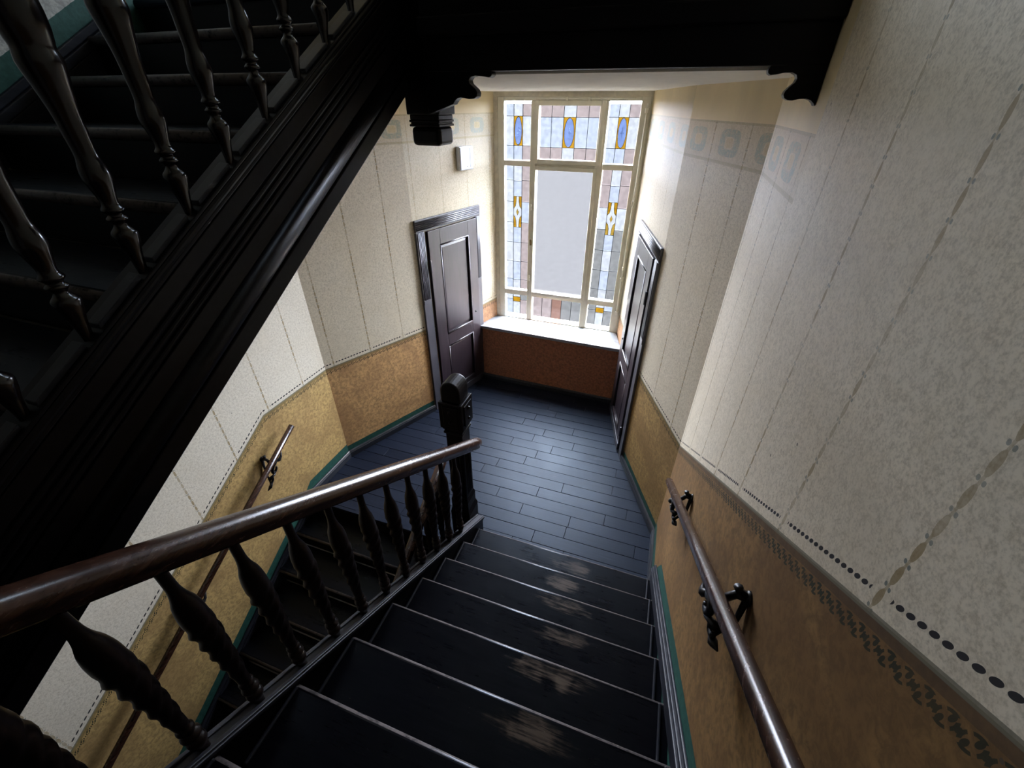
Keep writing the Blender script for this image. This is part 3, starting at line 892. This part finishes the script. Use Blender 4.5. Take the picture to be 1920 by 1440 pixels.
# flight going up on the left
XS3 = -1.100                                  # outer (well side) face of its string
st3 = thing('staircase', 'black upper flight with moulded string and slim balusters crossing the upper left', 'staircase', (-1.80, .5, ZMAIN))
XI3 = -1.185
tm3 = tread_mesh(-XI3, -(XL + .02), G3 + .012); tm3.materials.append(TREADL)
for j in range(-1, 9):
    yy, zz = Y3 - j * G3, Z3 - j * R3
    if j >= 0:
        o = link('tread', tm3, st3, (0, yy, zz)); o.rotation_euler = (0, 0, PI); toL(o, st3)
    toL(MB().box((XL + .02, 0, -R3), (XI3, .018, -.036)).build('riser', BLACK, st3, (0, yy + .022, zz)), st3)
toL(MB().box((XL + .02, 1.852, STOREY - .036), (XI3, 1.90, STOREY + .001)).build('landing_nosing', FLOORM, st3, bevel=.015, seg=3), st3)
for i, (t0, t1, xx) in enumerate(((-.16, -.055, .020), (-.053, -.015, .028), (-.013, .02, .020))):
    string('wall_string' if i == 0 else 'wall_string_moulding', XL + .001, XL + xx, nose3, -.55, 1.82, t1, t0, SKIRT, st3)
# soffit under the flight
poly = [(-.42, nose3(-.42) - .30), (1.80, nose3(1.80) - .30), (1.80, nose3(1.80) - .24), (-.42, nose3(-.42) - .24)]
toL(MB().prism(poly, lambda p: (XL + .02, p[0], p[1]), lambda p: (XI3, p[0], p[1])).build('soffit', CEILM, st3), st3)
# moulded string: extruded profile, x measured from XI3
def n3(y, off): return (y, nose3(y) + off)
def mould(name, x1, t0, t1, ya=-.52, yb=1.875, bv=.002):
    poly = [n3(ya, t0), n3(yb, t0), n3(yb, t1), n3(ya, t1)]
    toL(MB().prism(poly, lambda p: (XI3, p[0], p[1]), lambda p: (x1, p[0], p[1])).build(name, BLACK, st3, bevel=bv), st3)
mould('outer_string', XS3 - .020, -.365, .012)
mould('string_moulding', XS3 + .002, -.015, .010, bv=.008)
mould('string_moulding', XS3 - .008, -.030, -.0155, bv=.004)
mould('string_fascia', XS3 - .011, -.082, -.034)
for t in (-.100, -.124, -.148): mould('string_reed', XS3 - .012, t - .009, t + .009, bv=.006)
mould('string_fascia', XS3 - .013, -.218, -.162)
b_ = []
for k in range(13):
    a = -PI / 2 + PI * k / 12
    b_.append((XS3 - .020 + .026 * math.cos(a), -.262 + .038 * math.sin(a)))
ya, yb = -.52, 1.875
toL(MB().prism([(XI3 + .01, -.30)] + b_ + [(XI3 + .01, -.224)], lambda p: (p[0], ya, nose3(ya) + p[1]), lambda p: (p[0], yb, nose3(yb) + p[1]), True).build('string_roll', BLACK, st3), st3)
mould('string_fascia', XS3 - .008, -.368, -.304, bv=.004)
# capping with filler strips between the balusters
mould('string_cap', XS3 + .006, .012, .022, bv=.003)

# ------------------------------------------------------------------ balusters and handrails
def smooth_prof(pts, n=6):
    """Catmull-Rom through (z, r)"""
    out = []
    P = [pts[0]] + pts + [pts[-1]]
    for i in range(1, len(P) - 2):
        p0, p1, p2, p3 = P[i - 1], P[i], P[i + 1], P[i + 2]
        for k in range(n):
            t = k / n; r = .5 * ((2 * p1[1]) + (-p0[1] + p2[1]) * t + (2 * p0[1] - 5 * p1[1] + 4 * p2[1] - p3[1]) * t * t + (-p0[1] + 3 * p1[1] - 3 * p2[1] + p3[1]) * t ** 3)
            out.append((p1[0] + (p2[0] - p1[0]) * t, max(r, .004)))
    out.append(pts[-1]); return out
HB1 = .735
prof1 = smooth_prof([(-.015, .013), (.0, .0135), (.025, .018), (.048, .0245), (.062, .022), (.070, .015), (.078, .021), (.090, .0255), (.102, .0205), (.109, .016), (.118, .020), (.128, .0215), (.138, .0165), (.150, .0175),
                     (.22, .021), (.30, .025), (.38, .0285), (.44, .0315), (.49, .0325), (.535, .0315), (.57, .027), (.60, .019), (.63, .0145), (.68, .0135), (.715, .0135)], 5)
def twist1(z):
    a = 0.0
    if .17 < z < .50: a = .15 * min(1, (z - .17) / .05, (.50 - z) / .05)
    return a, z * 100.0
bal1 = MB().lathe(prof1, 18, twist1).mesh('baluster'); bal1.materials.append(BALM)
prof3 = smooth_prof([(-.03, .010), (.0, .011), (.03, .015), (.062, .023), (.078, .024), (.090, .014), (.097, .013), (.106, .020), (.114, .014), (.124, .0215), (.134, .016), (.146, .0165),
                     (.165, .021), (.186, .0255), (.205, .024), (.225, .0195), (.26, .0205), (.30, .0225), (.34, .0285), (.372, .0345), (.385, .034), (.397, .032), (.408, .034), (.425, .037), (.455, .038), (.49, .034), (.54, .026), (.60, .018), (.68, .016), (.80, .016)], 4)
bal3 = MB().lathe(prof3, 18).mesh('baluster'); bal3.materials.append(BAL3M)
def rail_prof(wd, ht):
    """rounded top, waist and a lower bead"""
    p = []
    for k in range(11):
        a = PI * k / 10
        p.append((wd * math.cos(a), ht * .10 + ht * .90 * math.sin(a) ** .8 if 0 < k < 10 else ht * .10))
    p += [(-wd * .96, -.10 * ht), (-wd * .70, -.42 * ht), (-wd * .78, -.58 * ht), (-wd * .60, -.85 * ht), (wd * .60, -.85 * ht), (wd * .78, -.58 * ht), (wd * .70, -.42 * ht), (wd * .96, -.10 * ht)]
    return p
# balustrade of the flight below the camera
XB1 = -.946
bs1 = st1
hr_off = .752
pts = [(XB1, 2.000, str1(2.0) + hr_off), (XB1, 1.95, str1(1.95) + hr_off)] + [(XB1, yy, str1(yy) + hr_off) for yy in (1.5, 1.0, .5, .0, -.40)]
toL(MB().sweep(rail_prof(.039, .040), pts).build('handrail', RAILM, bs1), bs1)
e = MB().lathe([(0, .030), (.010, .034), (.020, .032), (.026, .018)], 16).build('rail_end', RAILM, bs1, (XB1, 1.998, str1(1.998) + hr_off + .004)); e.rotation_euler = (-PI / 2 - .57, 0, 0); toL(e, bs1)
yb_ = 1.660
while yb_ > -.35:
    toL(link('baluster', bal1, bs1, (XB1, yb_, str1(yb_) + .004)), bs1)
    yb_ -= .1545
# balustrade of the flight going down
XB2 = -1.155
bs2 = st2
pts = [(XB2, yy, nose2(yy) + .785) for yy in (1.87, 1.5, 1.0, .5, 0, -.5)]
toL(MB().sweep(rail_prof(.032, .034), pts).build('handrail', RAILM, bs2), bs2)
yb_ = 1.745
while yb_ > -.5:
    toL(link('baluster', bal1, bs2, (XB2, yb_, nose2(yb_) + .058)), bs2)
    yb_ -= .157
# balustrade of the flight going up
XB3 = -1.135
bs3 = st3
pts = [(XB3, yy, nose3(yy) + .86) for yy in (1.87, 1.5, 1.0, .5, 0, -.5)]
toL(MB().sweep(rail_prof(.034, .036), pts).build('handrail', RAILM, bs3), bs3)
ys = [1.590 - .1605 * k for k in range(13)]
for k, yy in enumerate(ys):
    toL(link('baluster', bal3, bs3, (XB3 + .012, yy, nose3(yy) + .030)), bs3)
    a, b = yy - .1605 + .020, yy - .020
    poly = [n3(a, .022), n3(b, .022), n3(b, .034), n3(a, .034)]
    toL(MB().prism(poly, lambda p: (XB3 - .006, p[0], p[1]), lambda p: (XB3 + .030, p[0], p[1])).build('cap_filler', SKIRT, bs3, bevel=.002), bs3)

# ------------------------------------------------------------------ newel post on the landing
NX, NY = -1.058, 1.952
nw = thing('newel_post', 'black carved newel post with domed cap on the landing', 'newel post', (NX, NY, 0))
def sq(h, z0, z1, nm, bv=.004, mat=NEWELM, par=nw): return MB().box((-h, -h, z0), (h, h, z1)).build(nm, mat, par, bevel=bv)
sq(.078, .0, .30, 'plinth')
m = MB()
def frustum(h0, h1, z0, z1):
    v = [(-h0, -h0, z0), (h0, -h0, z0), (h0, h0, z0), (-h0, h0, z0), (-h1, -h1, z1), (h1, -h1, z1), (h1, h1, z1), (-h1, h1, z1)]
    return MB().add(v, [(3, 2, 1, 0), (4, 5, 6, 7)] + [(k, (k + 1) % 4, 4 + (k + 1) % 4, 4 + k) for k in range(4)])
frustum(.078, .068, .30, .345).build('plinth_chamfer', NEWELM, nw)
sq(.068, .345, .43, 'lower_block'); frustum(.068, .060, .43, .46).build('lower_chamfer', NEWELM, nw)
shaft = sq(.060, .46, 1.075, 'shaft', .006)
for sx, sy in ((1, 0), (-1, 0), (0, 1), (0, -1)):
    for t in (-.030, -.010, .010, .030):
        c_ = (sx * .060 + sy * 0 + (t if sx == 0 else 0), sy * .060 + (t if sy == 0 else 0))
        MB().tube([(c_[0], c_[1], .50), (c_[0], c_[1], .95)], .0062, 6).build('reed', NEWELM, shaft)
sq(.070, 1.075, 1.095, 'collar', .006); sq(.064, 1.095, 1.112, 'neck', .003); sq(.072, 1.112, 1.130, 'collar', .006)
blk = sq(.082, 1.130, 1.335, 'block', .006)
for sx, sy in ((1, 0), (-1, 0), (0, 1), (0, -1)):
    rot = math.atan2(sy, sx)
    b = MB().box((.082, -.052, 1.155), (.089, .052, 1.312)).build('block_panel', NEWELM, blk, bevel=.004); b.rotation_euler = (0, 0, rot)
    b = MB()
    for zz, rr in ((1.195, .012), (1.275, .014)):
        MB().lathe([(zz - rr, .002), (zz - rr * .6, rr * .8), (zz, rr), (zz + rr * .6, rr * .8), (zz + rr, .002)], 8).build('carved_boss', NEWELM, blk, (sx * .089, sy * .089, 0))
# domed cap: barrel arch with the ridge along Y
arch_ = [(-.066, 1.335)] + [(-.066, 1.40)] + [(.066 * math.cos(a), 1.40 + .082 * math.sin(a) ** .75) for a in [PI - PI * k / 14 for k in range(1, 14)]] + [(.066, 1.40), (.066, 1.335)]
MB().prism(arch_, lambda p: (p[0], -.068, p[1]), lambda p: (p[0], .068, p[1]), False).build('cap', NEWELM, nw, bevel=.012, seg=3)

# ------------------------------------------------------------------ upper landing beam, brackets, pendant newel
bm_ = thing('landing_beam', 'black beam with scalloped brackets along the upper landing edge', 'beam', (-.28, 1.83, 2.995))
def tl(o): return toL(o, bm_)
tl(MB().box((-.985, 1.80, 2.998), (XR - .002, 1.855, STOREY + .03)).build('beam_board', BLACK, bm_, bevel=.003))
tl(MB().box((-.985, 1.775, 3.10), (XR - .002, 1.80, 3.16)).build('beam_moulding', BLACK, bm_, bevel=.006))
rb = [(.224, 3.001), (.218, 2.988), (.221, 2.979), (.229, 2.975), (.248, 2.977), (.268, 2.981), (.288, 2.981), (.301, 2.975), (.306, 2.965), (.303, 2.955), (.291, 2.943), (.283, 2.933), (.281, 2.924), (.286, 2.915), (.297, 2.910), (.311, 2.909), (.330, 2.913), (.348, 2.914), (.363, 2.909), (.373, 2.901), (.378, 2.894), (.378, 3.001)]
tl(MB().prism(rb, lambda p: (p[0], 1.802, p[1]), lambda p: (p[0], 1.845, p[1])).build('bracket', BLACK, bm_, bevel=.002))
lb_ = [(-.711, 3.001), (-.704, 2.996), (-.703, 2.988), (-.709, 2.981), (-.718, 2.979), (-.745, 2.983), (-.772, 2.985), (-.790, 2.981), (-.799, 2.971), (-.795, 2.961), (-.787, 2.955), (-.772, 2.944), (-.765, 2.932), (-.768, 2.920), (-.778, 2.914), (-.800, 2.912), (-.836, 2.917), (-.850, 2.914), (-.860, 2.907), (-.870, 2.895), (-.982, 2.86), (-.982, 3.001)]
tl(MB().prism(lb_, lambda p: (p[0], 1.802, p[1]), lambda p: (p[0], 1.845, p[1])).build('bracket', BLACK, bm_, bevel=.002))
pn = thing('pendant_newel', 'black newel end hanging below the upper landing beam', 'newel post', (NX, 1.968, 2.74))
def ps(h, z0, z1, nm, bv=.004): return MB().box((-h, -h, z0 - 2.74), (h, h, z1 - 2.74)).build(nm, NEWELM, pn, bevel=bv, seg=3)
ps(.078, 2.857, 3.75, 'shaft'); ps(.070, 2.838, 2.857, 'neck'); ps(.073, 2.829, 2.838, 'ring', .003); ps(.068, 2.822, 2.829, 'neck', .002); ps(.073, 2.813, 2.822, 'ring', .003)
ps(.070, 2.740, 2.813, 'drop', .018)

# ------------------------------------------------------------------ wall handrails with iron brackets
def bracket_parts(par, at, side, sl):
    """scrolled wrought iron bracket from the wall (side = direction into the room) up under the rail"""
    x, y, z = at                                    # rail centre
    wx = XR if side < 0 else XL
    gap = abs(wx - x)
    base = par.location.copy()
    def P(a, dy, dz): return (wx + side * a - base.x, y + dy - base.y, z + dz + sl * dy - base.z)
    m = MB()
    m.tube([P(.004, 0, .030), P(.03, .004, .030), (P(gap * .55, .01, .012)), P(gap, 0, -.026)], [.013, .011, .011, .010], 8)
    thing_ = par
    par = m.build('bracket', IRON, thing_)
    m = MB()
    rose = [(0, .020), (.006, .019), (.010, .010)]
    m.lathe(rose, 10); r = m.build('bracket_rose', IRON, par, P(.001, 0, .030)); r.rotation_euler = (0, side * PI / 2, 0)
    # S-scroll hanging in the plane under the rail
    big = []
    for k in range(19):
        t = k / 18; a = 1.2 + t * 4.9; rr = .034 * (1 - .55 * t)
        big.append(P(gap + .006, .012 + rr * math.cos(a), -.060 + rr * math.sin(a)))
    MB().tube([P(gap, .070, -.020), P(gap + .004, .045, -.030)] + big, [.005, .010] + [.013 - .005 * k / 18 for k in range(19)], 8).build('bracket_scroll', IRON, par)
    s2 = []
    for k in range(17):
        t = k / 16; a = 1.9 - t * 4.6; rr = .026 * (1 - .50 * t)
        s2.append(P(gap * .90, -.045 + rr * math.cos(a), -.110 + rr * math.sin(a)))
    MB().tube([P(gap + .004, .0, -.094), P(gap, -.030, -.085)] + s2, [.008, .010] + [.012 - .005 * k / 16 for k in range(17)], 8).build('bracket_scroll', IRON, par)
    MB().tube([P(gap + .004, .040, -.030), P(gap + .010, .065, -.050), P(gap + .006, .090, -.052), P(gap, .115, -.030)], [.006, .014, .010, .003], 7).build('bracket_leaf', IRON, par)
    MB().tube([P(gap * .85, -.040, -.134), P(gap * .80, -.062, -.148), P(gap * .72, -.088, -.150)], [.008, .014, .003], 7).build('bracket_leaf', IRON, par)
    MB().tube([P(.006, 0, .03), P(.014, -.02, -.06), P(gap * .85, -.050, -.130)], [.010, .008, .006], 6).build('bracket_stay', IRON, par)
    MB().tube([P(.004, .0, .030), P(.030, .004, .048), P(.034, .004, .060)], [.012, .010, .012], 8).build('bracket_knob', IRON, par)
def round_rail(par, pts, r):
    MB().tube([(p[0] - par.location.x, p[1] - par.location.y, p[2] - par.location.z) for p in pts], r, 16).build('rail', RAILM, par)
xr = .310
wr = thing('wall_handrail', 'brown round handrail on iron brackets along the right wall', 'handrail', (xr, 1.0, 1.70))
fR = lambda yy: 1.043 + (1.96 - yy) * .650
round_rail(wr, [(xr, 1.960, fR(1.960)), (xr, 1.0, fR(1.0)), (xr, 0.2, fR(.2)), (xr, -.35, fR(-.35))], .0215)
for yy in (1.62, .75): bracket_parts(wr, (xr, yy, fR(yy)), -1, -.65)
c_ = MB().lathe([(0, .0195), (.004, .017), (.006, .010)], 14).build('rail_end', RAILM, wr, (0, 1.960 - 1.0, fR(1.960) - 1.70)); c_.rotation_euler = (-PI / 2 - .58, 0, 0)
xl = -2.425
wl = thing('wall_handrail', 'brown round handrail on iron brackets along the left wall', 'handrail', (xl, 1.0, .35))
fL = lambda yy: .827 - (1.832 - yy) * .587
round_rail(wl, [(xl, 1.832, fL(1.832)), (xl, 1.0, fL(1.0)), (xl, 0.0, fL(0)), (xl, -.6, fL(-.6))], .0215)
for yy in (1.56, .70): bracket_parts(wl, (xl, yy, fL(yy)), 1, .587)
